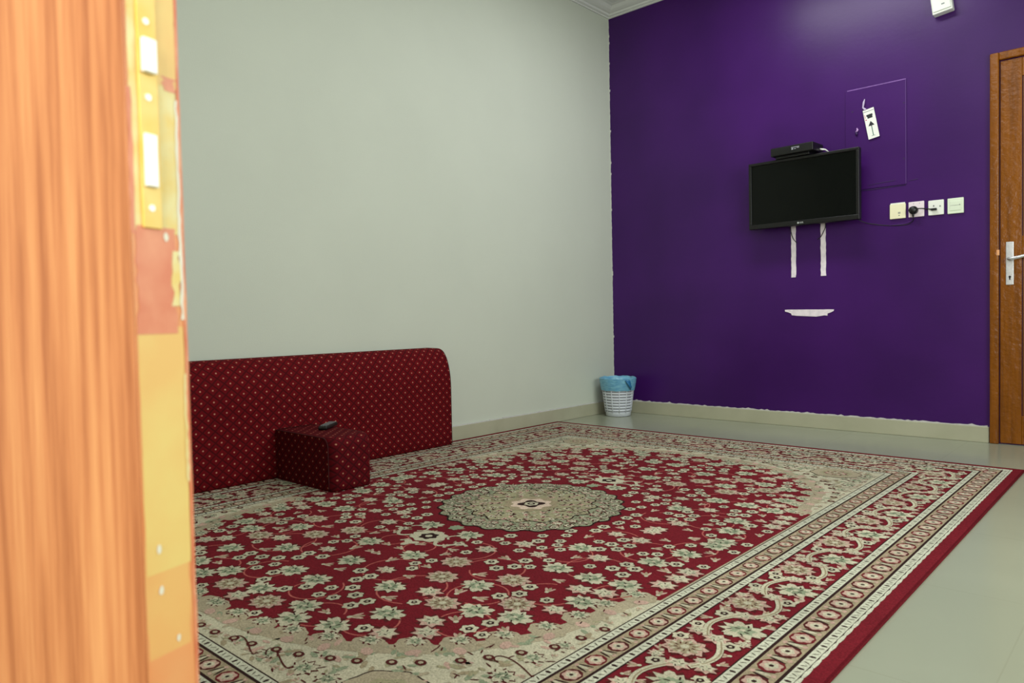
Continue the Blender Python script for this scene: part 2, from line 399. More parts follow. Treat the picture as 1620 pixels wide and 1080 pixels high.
# wavy outer edge of the outer guard
for l, fn, an in sides(.043):
    n = int(l / .05)
    for i in range(n): u, v = fn(l * (i + .5) / n); ell(u, v, .03, .005, an, 4, GUARD, 8)
for k in ('b1', 'b2'):
    a, b_ = BANDS[k]; rectring(a, b_, 3, DARK); rectring(a + .0035, b_ - .0035, 4, TAN)
    dm = (a + b_) / 2; w = (b_ - a) / 2
    for l, fn, an in sides(dm):
        n = round((l) / .083); st = l / n
        ca, sa = math.cos(an), math.sin(an)
        for i in range(n):
            u, v = fn(st * (i + .5))
            ell(u, v, w * .92, w * .80, an, 5, BRN if i % 2 else lin((108, 34, 38)), 10)
            petal(u, v, w * .70, 6, .2, 6, jc(PINK), an, 1, 1)
            petal(u, v, w * .46, 6, .2, 7, jc(CREAM), an + .5, 1, 1, seg=12)
            ell(u, v, w * .16, w * .16, 0, 8, DARK, 6)
            u2, v2 = fn(st * (i + 1) if i < n - 1 else st * (i + .99))
            for s in (-1, 1):
                ell(u2 + ca * s * w * .30, v2 + sa * s * w * .30, w * .62, w * .10, an + PI/2 + s * .25, 5, DARK, 7)
            ell(u2, v2, w * .5, w * .16, an + PI/2, 6, jc(CREAM), 7)
            for s in (-1, 1):
                ell(u2 - sa * s * w * .62, v2 + ca * s * w * .62, w * .2, w * .16, an, 6, jc(PINK), 6)
# main border: scrolling thick vine with palmettes
dm = .258
for l, fn, an in sides(dm):
    P = .32; n = round(l / P); P = l / n; ca, sa = math.cos(an), math.sin(an)
    def W_(t, o):
        u, v = fn(t); return (u - sa * o, v + ca * o)
    for i in range(n):
        t0 = P * i; path = []
        for k in range(25):
            t = t0 + P * k / 24; path.append(W_(t, .05 * math.sin(2 * PI * k / 24)))
        strip(path, .007, 4, jc(PINK))
        s = 1
        for s, tt in ((1, .25), (-1, .75)):
            c0 = W_(t0 + P * tt, -s * .030); motif('G' if s > 0 else 'A', c0[0], c0[1], .056, 6, an + s * .6)
            q = W_(t0 + P * tt + .062, s * .046); motif('C', q[0], q[1], .024, 6)
            q = W_(t0 + P * tt - .062, s * .05); motif('B', q[0], q[1], .030, 6, an)
            # thick curled leaf
            pa = []
            for k in range(9):
                a = k / 8; pa.append(W_(t0 + P * tt - .075 + .15 * a, s * (.022 + .024 * math.sin(PI * a * 1.1))))
            strip(pa, .018, 5, BRN); strip(pa, .015, 6, jc(CREAM)); 
            pa = [(p[0] + .002, p[1] + .002) for p in pa]; strip(pa, .004, 7, jc(TAN))
            q = W_(t0 + P * (tt + .25), s * .004); motif('B', q[0], q[1], .034, 6)
            for dt, dv in ((-.03, .066), (.045, -.066), (.09, .062), (.12, -.03)):
                q = W_(t0 + P * tt + dt, s * dv); motif(random.choice('CBD'), q[0], q[1], .021, 5)
            for dq in (.035, -.035, .005):
                q = W_(t0 + P * (tt + .25) + dq, s * .062 * (1 if dq > 0 else -1)); motif('D', q[0], q[1], .026, 5, an + dq * 20)
            q = W_(t0 + P * tt + .02, s * .062); motif('D', q[0], q[1], .024, 5, an + 2)
# field corners: cream ground, tan scalloped lining, red oval
FH, FV = RHX - .459, RHY - .459
R2([(-FH, -FV), (FH, -FV), (FH, FV), (-FH, FV)], 2, CREAM)
OUT = [(.885, .0), (.885, .25), (.884, .515), (.826, .53), (.80, .63), (.79, .75), (.765, .86), (.71, .955), (.645, 1.045), (.53, 1.135), (.42, 1.195), (.30, 1.235), (.17, 1.262), (0, 1.27)]
def dens(path, step):
    out = []
    for (a, b_), (c, d) in zip(path, path[1:]):
        n = max(1, int(math.hypot(c - a, d - b_) / step))
        out += [(a + (c - a) * k / n, b_ + (d - b_) * k / n) for k in range(n)]
    return out + [path[-1]]
def quad(path):
    """full closed outline from a one-quadrant path going from u-axis to v-axis"""
    q1 = path; q2 = [(-u, v) for u, v in path[::-1]]; q3 = [(-u, -v) for u, v in path]; q4 = [(u, -v) for u, v in path[::-1]]
    return q1 + q2[1:] + q3[1:] + q4[1:-1]
def off(path, k, clip=True):
    out = []
    for i, (u, v) in enumerate(path):
        a = path[max(0, i - 1)]; c = path[min(len(path) - 1, i + 1)]; dx, dy = c[0] - a[0], c[1] - a[1]; l = math.hypot(dx, dy) or 1
        u2, v2 = u + dy / l * k, v - dx / l * k
        out.append((min(max(u2, 0), FH - .001), min(max(v2, 0), FV - .001)))
    return out
arc = OUT[3:]
lining = off(dens(arc, .02), .045)
R2(quad([(FH - .001, 0), (FH - .001, .50)] + lining), 3, LTAN)
redp = dens(OUT, .02); R2(quad(redp), 4, RED)
# scallops of the lining that bite into the red, each with a small green flower
dd = dens(arc, .01); acc = 0; sc = []
for i in range(0, len(dd), 10): sc.append(dd[i])
def four(fn, axis=False):
    for su in ((1,) if axis else (1, -1)):
        for sv in (1, -1): fn(su, sv)
for i, (u, v) in enumerate(sc):
    def f(su, sv, u=u, v=v):
        petal(su * u * 1.005, sv * v * 1.005, .052, 8, .10, 5, jc(LTAN, .05), 0, 1, .8)
        motif('G', su * (u - .012), sv * (v - .012), .028, 6)
        ell(su * (u + .028), sv * (v + .028), .02, .014, random.random() * 3, 6, jc(PINK), 8)
    four(f, u < .004)
def inside_red(u, v):
    for (a, b_), (c, d) in zip(OUT[2:], OUT[3:]):
        if min(b_, d) <= v <= max(b_, d): return u < a + (c - a) * (v - b_) / ((d - b_) or 1) + .012
    return False
row = off(dens(arc, .01), .085)
for i in range(3, len(row), 6):
    u, v = row[i]
    if u > FH - .012 or v > FV - .012 or u < .02: continue
    four(lambda su, sv: (ell(su * u, sv * v, .015, .012, 0, 8, BRN, 8), ell(su * u, sv * v, .007, .006, 0, 9, LTAN, 6)))
# low-contrast leaf work filling the pale corners
for k in range(900):
    u = random.uniform(.02, FH - .01); v = random.uniform(.5, FV - .01)
    if inside_red(u, v): continue
    c = random.choice((GREEN, TAN, PINK, LTAN, OLIVE, GREEN, TAN)); a = random.uniform(0, PI); l = random.uniform(.008, .02)
    br = random.random() < .22
    four(lambda su, sv: ell(su * u, sv * v, l * (.7 if br else 1), .0022 if br else l * .42, su * sv * a, 6 if br else 5, BRN if br else c, 6))
# corner medallions, scroll leaves
def f(su, sv):
    random.seed(11)
    petal(su * .72, sv * 1.262, .112, 8, .07, 5, DARK, .3, 1, .85); petal(su * .72, sv * 1.262, .107, 8, .07, 6, LTAN, .3, 1, .85)
    petal(su * .72, sv * 1.262, .07, 8, .14, 7, OLIVE, .3, 1, .9); motif('A', su * .72, sv * 1.262, .05, 8, .3)
    for u, v, r in ((.84, 1.16, .04), (.845, 1.06, .034), (.84, .96, .03), (.855, .87, .02), (.50, 1.305, .035), (.38, 1.32, .028), (.85, 1.29, .035), (.58, 1.3, .03), (.845, 1.23, .03)):
        motif('G', su * u, sv * v, r, 6); 
    for a0, (u, v) in ((0, (.42, 1.315)), (2, (.835, 1.01)), (1, (.3, 1.33))):
        pa = [(su * (u + .055 * math.cos(PI * k / 24) + .012 * math.sin(2 * PI * k / 24)), sv * (v + .014 * math.sin(2 * PI * k / 24 + a0 * .3))) for k in range(29)]; strip(pa, .0035, 7, BRN)
    for k in range(26):
        t = k / 25; u = .06 + .8 * t; motif('D', su * u, sv * (1.345 if u < .8 else 1.3), .016, 6)
    for k in range(12):
        motif('D', su * .872, sv * (.60 + k * .055), .014, 6)
four(f)
# flowers and rosettes of the red field (one quadrant, mirrored)
QM = [('G',.112,.685),('G',.268,.897),('G',.409,1.015),('G',.447,.739),('G',.565,.862),('G',.669,.829),('G',.0,.837),('G',.098,.429),('A',.323,.755),('A',.466,.883),('A',.261,.644),('A',.497,.647),('A',.619,.766),('B',.248,.502),('B',.568,1.027),('B',.492,1.09),('B',.381,.852),('B',.529,.976),('B',.308,.387),('D',.447,.814),('D',.575,.938),('D',.365,.527),('D',.094,.767),('D',.319,.955),('D',.356,1.086),('D',.384,.682),('D',.508,.804),('C',.205,.404),('C',.344,.577),('C',.393,.607),('C',.416,.505),('C',.424,.563),('C',.547,.755),('C',.646,.892),('C',.63,.947),('C',.436,1.105),('C',.306,1.001),('C',.246,.995),('C',.195,.968),('C',.151,.925),('C',.161,.883),('C',.099,.873),('C',.566,.657),('C',.577,.711),('C',.295,1.044),('G',.787,.025),('G',.754,.151),('G',.717,.275),('G',.758,.482),('G',.653,.498),('G',.737,.65),('B',.551,.017),('B',.574,.123),('B',.841,.287),('B',.841,.351),('B',.835,.418),('B',.571,.347),('B',.747,.565),('C',.779,.251),('C',.708,.361),('C',.707,.421),('C',.655,.396),('C',.568,.243),('C',.524,.278),('C',.526,.214),('C',.4,.125),('G',.061,.998),('G',.205,1.122),('G',.251,1.185),('G',.364,1.143),('A',.1,1.17),('C',.056,1.093),('C',.088,1.044),('G',.532,.493),('G',.0,1.132),('B',.0,1.2),('G',.474,.302),('B',.68,.585),('C',.321,.335),('C',.213,.349),('C',.394,.071),('C',.53,.153),('C',.579,.192),('C',.669,.343),('C',.336,.18),('D',.794,.323),('D',.787,.208)]
SZ = {'A': .055, 'G': .052, 'B': .043, 'C': .024, 'D': .034}
occ = []
def inred(u, v):
    if u > .87: return False
    for (a, b_), (c, d) in zip(OUT[2:], OUT[3:]):
        if b_ <= v <= d: return u < a + (c - a) * (v - b_) / ((d - b_) or 1) - .03
    return v < 1.24
for t, u, v in QM:
    occ.append((u, v, SZ[t]))
    st = random.getstate()
    done = set()
    for su in (1, -1):
        for sv in (1, -1):
            key = (round(su * u, 3), round(sv * v, 3))
            if key in done: continue
            done.add(key); random.setstate(st); motif(t, su * u, sv * v, SZ[t], 6)
extra = []
for k in range(6000):
    t = random.choice('CDDBCDD'); u = random.uniform(0, .87); v = random.uniform(0, 1.24); r = SZ[t] * .85
    if math.hypot(u, v) < .40 or not inred(u, v): continue
    if all(math.hypot(u - a, v - b_) > (r + c) * .92 + .004 for a, b_, c in occ): occ.append((u, v, r)); extra.append((t, u, v, r))
for t, u, v, r in extra:
    st = random.getstate()
    for su in (1, -1):
        for sv in (1, -1): random.setstate(st); motif(t, su * u, sv * v, r, 6)
# thin pink vines: open spirals under the flowers
for cu, cv, r, a0 in ((.16, .80, .10, 0), (.33, .86, .11, 1), (.50, .78, .09, 2), (.40, .62, .10, 3), (.22, .55, .09, 4), (.63, .66, .09, 5), (.62, .42, .11, 0), (.48, .38, .09, 2), (.66, .20, .10, 1), (.50, .16, .09, 3), (.42, 1.08, .08, 4), (.12, 1.04, .08, 5), (.28, 1.12, .08, 0), (.60, .93, .08, 1), (.76, .1, .08, 2), (.78, .55, .07, 3), (.07, .62, .06, 1)):
    pa = [(cu + r * (1 - .012 * k) * math.cos(a0 + k * .26), cv + r * (1 - .012 * k) * math.sin(a0 + k * .26)) for k in range(23)]
    pb = [(cu + r, cv), (cu + r + .05, cv + .02), (cu + r + .12, cv + .01), (cu + r + .17, cv - .02)]
    pa = [p for p in pa if inred(*p) or p[1] < .5]
    four(lambda su, sv: (strip([(su * a, sv * b_) for a, b_ in pa], .0048, 5, VINE)))
# round medallion with scalloped rim
petal(0, 0, .368, 24, .055, 9, DARK, 0, seg=144); petal(0, 0, .360, 24, .055, 10, lin((148, 152, 124)), 0, seg=144)
for ring_r, n, t, r in ((.325, 36, 'C', .019), (.283, 30, 'B', .024)):
    for k in range(n):
        a = 2 * PI * (k + .5) / n; motif(t, ring_r * math.cos(a), ring_r * math.sin(a), r, 13, a)
for k in range(72):
    a = 2 * PI * k / 72; ell(.345 * math.cos(a), .345 * math.sin(a), .006, .0035, a, 12, DARK, 5); ell(.302 * math.cos(a), .302 * math.sin(a), .011, .003, a + .8, 12, DARK, 5)
petal(0, 0, .262, 16, .10, 14, DARK, .1, seg=96); petal(0, 0, .255, 16, .10, 15, OLIVE, .1, seg=96)
for rr, n in ((.225, 24), (.19, 20), (.155, 16), (.128, 12)):
    for k in range(n):
        a = 2 * PI * (k + .5 * (n % 3)) / n
        ell(rr * math.cos(a), rr * math.sin(a), .016, .010, a, 16, jc(PINK if k % 2 else CREAM), 8)
        ell(rr * math.cos(a + .08), rr * math.sin(a + .08), .014, .0032, a + 1.1, 17, DARK, 5)
        ell(rr * math.cos(a), rr * math.sin(a), .005, .004, a, 18, DRED, 6)
for k in range(900):
    a = random.uniform(0, 2 * PI); q = .36 * math.sqrt(random.uniform(.1, .93))
    ell(q * math.cos(a), q * math.sin(a), random.uniform(.006, .012), random.uniform(.0022, .004), random.uniform(0, PI), 18, random.choice((DARK, BRN, GREEN, jc(CREAM), PINK, BRN, TAN, CREAM)), 5)
petal(0, 0, .112, 10, .14, 19, TAN, .3, seg=60); petal(0, 0, .085, 8, .2, 20, lin((214, 190, 170)), .3, seg=64)
petal(0, 0, .056, 4, .35, 21, DARK, PI / 4, seg=32); petal(0, 0, .03, 6, .2, 22, CREAM, 0); petal(0, 0, .017, 5, .1, 23, DARK, 0, seg=12); petal(0, 0, .008, 5, .1, 24, CREAM, 0, seg=10)
# pale pendants on the long axis
for sv in (1, -1):
    v0 = sv * .525
    petal(0, v0, .075, 8, .16, 8, CREAM, 0, 1, .8); petal(0, v0, .036, 6, .25, 9, DARK, 0); ell(0, v0, .013, .013, 0, 10, CREAM, 8)
    petal(0, sv * .40, .03, 6, .3, 8, GREEN, 0)
    for su in (1, -1):
        pa = [(su * (.06 + .012 * k), v0 + sv * (.02 + .03 * math.sin(k * .55))) for k in range(11)]; strip(pa, .012, 8, CREAM)
        pa = [(su * (.10 + .04 * math.cos(k * .6)), v0 - sv * .04 + .028 * math.sin(k * .6)) for k in range(8)]; strip(pa, .008, 8, CREAM)
        motif('D', su * .16, v0 + sv * .05, .03, 8, 0 if su > 0 else PI)
    petal(0, v0 + sv * .085, .035, 3, .6, 8, CREAM, sv * PI / 2, seg=24)
def rug_mat():
    m = bpy.data.materials.new('woven wool pile'); m.use_nodes = True; nt = m.node_tree; N = nt.nodes; L = nt.links; b = N['Principled BSDF']
    at = N.new('ShaderNodeAttribute'); at.attribute_name = 'Col'
    tc = N.new('ShaderNodeTexCoord'); nz = N.new('ShaderNodeTexNoise'); nz.inputs['Scale'].default_value = 260; nz.inputs['Detail'].default_value = 2
    L.new(tc.outputs['Object'], nz.inputs['Vector'])
    n2 = N.new('ShaderNodeTexNoise'); n2.inputs['Scale'].default_value = 3; L.new(tc.outputs['Object'], n2.inputs['Vector'])
    r1 = N.new('ShaderNodeMapRange'); r1.inputs['From Min'].default_value = .3; r1.inputs['From Max'].default_value = .7; r1.inputs['To Min'].default_value = .66; r1.inputs['To Max'].default_value = 1.12
    L.new(nz.outputs['Fac'], r1.inputs['Value'])
    r2 = N.new('ShaderNodeMapRange'); r2.inputs['From Min'].default_value = .3; r2.inputs['From Max'].default_value = .7; r2.inputs['To Min'].default_value = .86; r2.inputs['To Max'].default_value = 1.08
    L.new(n2.outputs['Fac'], r2.inputs['Value'])
    mm = N.new('ShaderNodeMath'); mm.operation = 'MULTIPLY'; L.new(r1.outputs['Result'], mm.inputs[0]); L.new(r2.outputs['Result'], mm.inputs[1])
    vm = N.new('ShaderNodeVectorMath'); vm.operation = 'SCALE'; L.new(at.outputs['Color'], vm.inputs[0]); L.new(mm.outputs[0], vm.inputs['Scale'])
    L.new(vm.outputs['Vector'], b.inputs['Base Color']); b.inputs['Roughness'].default_value = .95; b.inputs['Specular IOR Level'].default_value = .1
    bp = N.new('ShaderNodeBump'); bp.inputs['Strength'].default_value = .5; bp.inputs['Distance'].default_value = .003; L.new(nz.outputs['Fac'], bp.inputs['Height']); L.new(bp.outputs['Normal'], b.inputs['Normal'])
    return m
ro = rug.build('patterned_rug', rug_mat(), loc=(RCX, RCY, 0))
tag(ro, 'large red and cream floral rug with a round medallion covering the tiled floor', 'rug')

# ---------------------------------------------------------------- quilted upholstery
def uphol(name, base, dotc, pitch=.056, dots=1.0):
    m = bpy.data.materials.new(name); m.use_nodes = True; nt = m.node_tree; N = nt.nodes; L = nt.links; b = N['Principled BSDF']
    uv = N.new('ShaderNodeUVMap'); sp = N.new('ShaderNodeSeparateXYZ'); L.new(uv.outputs['UV'], sp.inputs[0])
    def math_(op, a, b_=None):
        n = N.new('ShaderNodeMath'); n.operation = op
        for i, x in enumerate((a, b_)):
            if x is None: continue
            if isinstance(x, (int, float)): n.inputs[i].default_value = x
            else: L.new(x, n.inputs[i])
        return n.outputs[0]
    U = math_('DIVIDE', sp.outputs['X'], pitch); V = math_('DIVIDE', sp.outputs['Y'], pitch * .92)
    p = math_('ADD', U, V); q = math_('SUBTRACT', U, V)
    fp = math_('SUBTRACT', math_('FRACT', p), .5); fq = math_('SUBTRACT', math_('FRACT', q), .5)
    ap = math_('ABSOLUTE', fp); aq = math_('ABSOLUTE', fq)
    d = math_('POWER', math_('ADD', math_('MULTIPLY', fp, fp), math_('MULTIPLY', fq, fq)), .5)
    dot = N.new('ShaderNodeMapRange'); dot.inputs['From Min'].default_value = .05; dot.inputs['From Max'].default_value = .13; dot.inputs['To Min'].default_value = dots; dot.inputs['To Max'].default_value = 0
    L.new(d, dot.inputs['Value'])
    edge = N.new('ShaderNodeMapRange'); edge.inputs['From Min'].default_value = .36; edge.inputs['From Max'].default_value = .47; edge.inputs['To Max'].default_value = .62
    L.new(math_('MAXIMUM', ap, aq), edge.inputs['Value'])
    nz = N.new('ShaderNodeTexNoise'); nz.inputs['Scale'].default_value = 7; tc = N.new('ShaderNodeTexCoord'); L.new(tc.outputs['Object'], nz.inputs['Vector'])
    m0 = N.new('ShaderNodeMix'); m0.data_type = 'RGBA'; m0.inputs['A'].default_value = lin(base); m0.inputs['B'].default_value = tuple(v * .78 for v in lin(base)[:3]) + (1,); L.new(nz.outputs['Fac'], m0.inputs['Factor'])
    m1 = N.new('ShaderNodeMix'); m1.data_type = 'RGBA'; L.new(edge.outputs['Result'], m1.inputs['Factor']); L.new(m0.outputs['Result'], m1.inputs['A']); m1.inputs['B'].default_value = lin((34, 10, 14))
    m2 = N.new('ShaderNodeMix'); m2.data_type = 'RGBA'; L.new(dot.outputs['Result'], m2.inputs['Factor']); L.new(m1.outputs['Result'], m2.inputs['A']); m2.inputs['B'].default_value = lin(dotc)
    L.new(m2.outputs['Result'], b.inputs['Base Color']); b.inputs['Roughness'].default_value = .8; b.inputs['Specular IOR Level'].default_value = .08
    bp = N.new('ShaderNodeBump'); bp.inputs['Strength'].default_value = .35; bp.inputs['Distance'].default_value = .006; bp.invert = True
    L.new(edge.outputs['Result'], bp.inputs['Height']); L.new(bp.outputs['Normal'], b.inputs['Normal'])
    return m
M_up = uphol('dark red quilted fabric', (106, 12, 20), (196, 140, 118), dots=.85)
M_up2 = uphol('dark red quilted fabric of armrest', (92, 11, 20), (190, 136, 108), dots=.8)
M_piping = mat('dark red piping', (62, 10, 16), .85)
def arcprof(x_front, z_flat, x_back, z_top, n=14):
    """closed side profile in x-z: flat base and front, quarter-round shoulder to the back"""
    P = [(x_front - .006, .0), (x_front, .008)]
    for k in range(6): P.append((x_front, .008 + (z_flat - .008) * (k + 1) / 6))
    for k in range(1, n + 1):
        a = PI / 2 * k / n; P.append((x_back + (x_front - x_back) * math.cos(a) ** .85, z_flat + (z_top - z_flat) * math.sin(a)))
    return P
def bolster_mesh(P, base_z, along, length, fixed, xb, m, name, parent=None, segs=60, puff=.004, uvflip=False):
    """extrude profile along y; along=(y0,y1)"""
    y0, y1 = along; b = MB(); s = [0]
    for (x0, z0), (x1, z1) in zip(P, P[1:]): s.append(s[-1] + math.hypot(x1 - x0, z1 - z0))
    def pt(i, y): 
        e = min(y1 - y, y - y0); k = 1 - max(0, (.012 - e)) / .012 * .08
        x, z = P[i]; return (xb + (x - xb) * k, y, base_z + z * (1 if z < .02 else (k * .25 + .75)))
    ys = [y0 + (y1 - y0) * k / segs for k in range(segs + 1)]; ys[1] = y0 + .006; ys[-2] = y1 - .006
    for a, c in zip(ys, ys[1:]):
        for i in range(len(P) - 1):
            b.poly([pt(i, a), pt(i, c), pt(i + 1, c), pt(i + 1, a)], 0, None, [(a, s[i]), (c, s[i]), (c, s[i + 1]), (a, s[i + 1])])
        b.poly([(xb, a, base_z), (xb, c, base_z), pt(0, c), pt(0, a)], 0, None, [(0, 0)] * 4)
        b.poly([pt(len(P) - 1, a), pt(len(P) - 1, c), (xb, c, base_z), (xb, a, base_z)], 0, None, [(0, 0)] * 4)
    for y, rev in ((y0, 1), (y1, 0)):
        pts = [(xb, y, base_z)] + [pt(i, y) for i in range(len(P))]
        uv = [(p[0], p[2]) for p in pts]
        if rev: pts = pts[::-1]; uv = uv[::-1]
        b.poly(pts, 0, None, uv)
    o = b.build(name, m, parent)
    bm = bmesh.new(); bm.from_mesh(o.data); bmesh.ops.remove_doubles(bm, verts=bm.verts, dist=.0002); bmesh.ops.recalc_face_normals(bm, faces=bm.faces); bm.to_mesh(o.data); bm.free()
    for p in o.data.polygons: p.use_smooth = len(p.vertices) == 4
    return o, pt
RT = RZ + .0022
Pb = arcprof(.135, .34, .022, .565)
BY0, BY1 = -4.32, -1.84
back = empty('back_cushion', (.08, (BY0 + BY1) / 2, RT), 'long dark red quilted floor backrest with pale dots standing against the white wall', 'cushion')
o, pt = bolster_mesh(Pb, RT, (BY0, BY1), 0, 0, .018, M_up, 'cushion_body', back)
for y in (BY1 - .001, BY0 + .001): b = MB(); b.tube([pt(i, y) for i in range(1, len(Pb))], .0035, 6); b.build('piping', M_piping, back, smooth=True)

# armrest bolster: long side along x, rounded front top
arm = empty('armrest_cushion', (.37, -2.855, RT), 'short dark red quilted armrest block on the rug carrying the remote control', 'cushion')
Pa = arcprof(.602, .188, .555, .232, 10)
Pa += [(.555 - .415 * k / 8, .232 + .001 * math.sin(PI * k / 8)) for k in range(1, 9)]
o, pa_ = bolster_mesh(Pa, RT, (-2.962, -2.752), 0, 0, .142, M_up2, 'cushion_body', arm, segs=18)
for y in (-2.753, -2.961): b = MB(); b.tube([pa_(i, y) for i in range(1, len(Pa))], .002, 6); b.build('piping', M_piping, arm, smooth=True)

# remote control on the armrest
rz = RT + .2345
rem = empty('remote_control', (.325, -2.80, rz), 'small black and grey remote control lying on the red armrest block', 'remote')
rem.rotation_euler = (0, 0, math.radians(128))
b = MB(); b.box((-.078, -.021, 0), (.078, .021, .018)); rb = b.build('remote_body', M_black, None, bevel=.006, seg=3); rb.parent = rem
b = MB(); b.box((-.01, -.018, .0182), (.07, .018, .0195)); o = b.build('faceplate', M_grey, None, bevel=.0006); o.parent = rem
for i in range(4):
    for j in range(3):
        b = MB(); b.lathe([(.0035, 0), (.0035, .0025), (.0028, .003)], 10, c=(-.062 + .014 * i, -.011 + .011 * j, .018), close=True)
        o = b.build('button', M_grey, None); o.parent = rb

# ---------------------------------------------------------------- waste basket
bx_, by_ = .175, -.205
wb = empty('waste_basket', (bx_, by_, 0), 'white slatted plastic waste basket with a blue liner in the room corner', 'basket')
M_bin = mat('milky white plastic', (215, 220, 228), .4, noise=.04)
M_bin_in = mat('shaded slot plastic', (150, 152, 160), .6)
M_liner = mat('light blue plastic bag', (128, 186, 208), .3, rgb2=(96, 158, 194), nscale=22, stretch=(1, 1, 5), bump=.35, bscale=60)
def rad(z): return .090 + .034 * z / .28
b = MB()
b.lathe([(.088, .002), (.091, .004), (rad(.035), .035)], 48); b.lathe([(.0, .003), (.088, .003)], 48)
for k in range(8):
    z = .040 + k * .021
    b.lathe([(rad(z) - .001, z), (rad(z) + .0025, z + .003), (rad(z + .013) + .0025, z + .011), (rad(z + .013) - .001, z + .014)], 48)
for k in range(12):
    a = 2 * PI * k / 12 + .15
    for w in (0,):
        b.tube([(rad(z) * math.cos(a), rad(z) * math.sin(a), z) for z in (.03, .1, .2, .27)], .0042, 6)
b.lathe([(rad(.2), .2), (rad(.27) + .002, .262), (rad(.28) + .006, .266), (rad(.28) + .006, .276), (rad(.28), .278)], 48)
o = b.build('basket_body', M_bin, None, smooth=True); o.parent = wb
b = MB(); b.lathe([(rad(.04) - .005, .03), (rad(.19) - .005, .19)], 40); o = b.build('slot_shade', M_bin_in, None, smooth=True); o.parent = wb  # grey sleeve behind the slats, slot shade put into its colour
b = MB(); n = 72; prev = None; rows = []
for z, dr, amp in ((.12, -.010, 0), (.274, -.006, .001), (.286, .004, .0016), (.279, .012, .0012), (.25, .012, .0012), (.215, .0105, .0012), (.192, .008, .0012)):
    r_ = []
    for j in range(n):
        a = 2 * PI * j / n; q = amp * (math.sin(a * 9 + z * 40) + .6 * math.sin(a * 17 + z * 90))
        zz = z + (q * 1.3 if z < .23 or z > .28 else 0) + (.012 * math.exp(-((a - 5.6) / .3) ** 2) if z > .28 else 0)
        rr = rad(min(z, .28)) + dr + abs(q) * .8; r_.append((rr * math.cos(a), rr * math.sin(a), zz))
    rows.append(r_)
for A, B in zip(rows, rows[1:]):
    for j in range(n): b.poly([A[j], A[(j+1) % n], B[(j+1) % n], B[j]])
bb = o = b.build('blue_bag', M_liner, None, smooth=True); o.parent = wb; o['label'] = 'blue plastic bag folded over the rim'
b = MB()   # knotted flap on the right of the rim
for k in range(3): b.tube([(.105 + .01 * k, -.06 - .01 * k, .27), (.13 + .006 * k, -.045, .262 - .02 * k), (.125, -.02, .24 - .02 * k)], [.006, .009, .004], 7)
o = b.build('bag_knot', mat('deeper blue bag', (40, 112, 160), .35), None, smooth=True); o.parent = bb

# ---------------------------------------------------------------- television
tv = empty('television', (1.505, -.09, 1.282), 'black flat screen television hung on the purple wall', 'television')
b = MB(); b.box((1.165, -.104, 1.282), (1.845, -.075, 1.708)); b.box((1.25, -.076, 1.33), (1.76, -.05, 1.66)); b.build('casing', M_black, tv, bevel=.004)
b = MB(); x0, x1, z0, z1 = 1.165, 1.845, 1.282, 1.708
for a, c in (((x0, z0), (x1, z0 + .03)), ((x0, z1 - .018), (x1, z1)), ((x0, z0 + .03), (x0 + .018, z1 - .018)), ((x1 - .018, z0 + .03), (x1, z1 - .018))):
    b.box((a[0], -.120, a[1]), (c[0], -.1045, c[1]))
bz = b.build('bezel', M_gloss_black, tv, bevel=.003)
b = MB(); b.box((x0 + .018, -.112, z0 + .03), (x1 - .018, -.105, z1 - .018)); b.build('screen', M_screen, tv)
b = MB(); b.box((1.33, -.05, 1.38), (1.68, -.0, 1.60)); b.build('wall_bracket', M_black, tv, bevel=.004)
b = MB()   # small silver maker's mark on the lower bezel
n = 12; b.prism([(1.485 + .006 * math.cos(2*PI*k/n), -.1202, 1.297 + .006 * math.sin(2*PI*k/n)) for k in range(n)], (0, -.0006, 0))
for dx in (.0105, .0185, .0265): b.box((dx + 1.485, -.1208, 1.292), (dx + 1.4885, -.1200, 1.302)); b.box((dx + 1.485, -.1208, 1.292), (dx + 1.4915, -.1200, 1.2938))
o = b.build('maker_mark', M_chrome, None); o.parent = bz

# set-top box, a little askew on top of the television
zb = 1.7085
sb = empty('set_top_box', (1.465, -.085, zb), 'flat black receiver box lying on top of the television', 'receiver'); sb.rotation_euler = (0, 0, math.radians(-3))
b = MB(); b.box((-.135, -.075, .016), (.135, .08, .068)); sc_ = b.build('casing', M_black, None, bevel=.005); sc_.parent = sb
b = MB(); b.box((-.115, -.05, .0), (.1, .06, .017)); o = b.build('foot_plinth', M_black, None, bevel=.003); o.parent = sb
b = MB()
b.box((.0, -.0768, .050), (.05, -.0748, .054)); b.box((.002, -.0768, .038), (.012, -.0748, .048)); b.box((.018, -.0768, .040), (.03, -.0748, .044)); b.box((.036, -.0768, .044), (.05, -.0748, .048))
o = b.build('front_display', mat('silver display print', (150, 150, 160), .4), None); o.parent = sc_
b = MB(); b.box((-.12, -.0765, .022), (-.01, -.0748, .046)); o = b.build('front_flap', M_gloss_black, None); o.parent = sc_
b = MB(); b.tube([(1.60, -.06, 1.742), (1.615, -.065, 1.738), (1.632, -.06, 1.735), (1.645, -.045, 1.722), (1.65, -.03, 1.70)], [.006, .006, .0045, .003, .003], 8)
tag(b.build('white_cable', M_white_pl, smooth=True), 'short white plug and cable beside the receiver box on the television', 'cable')

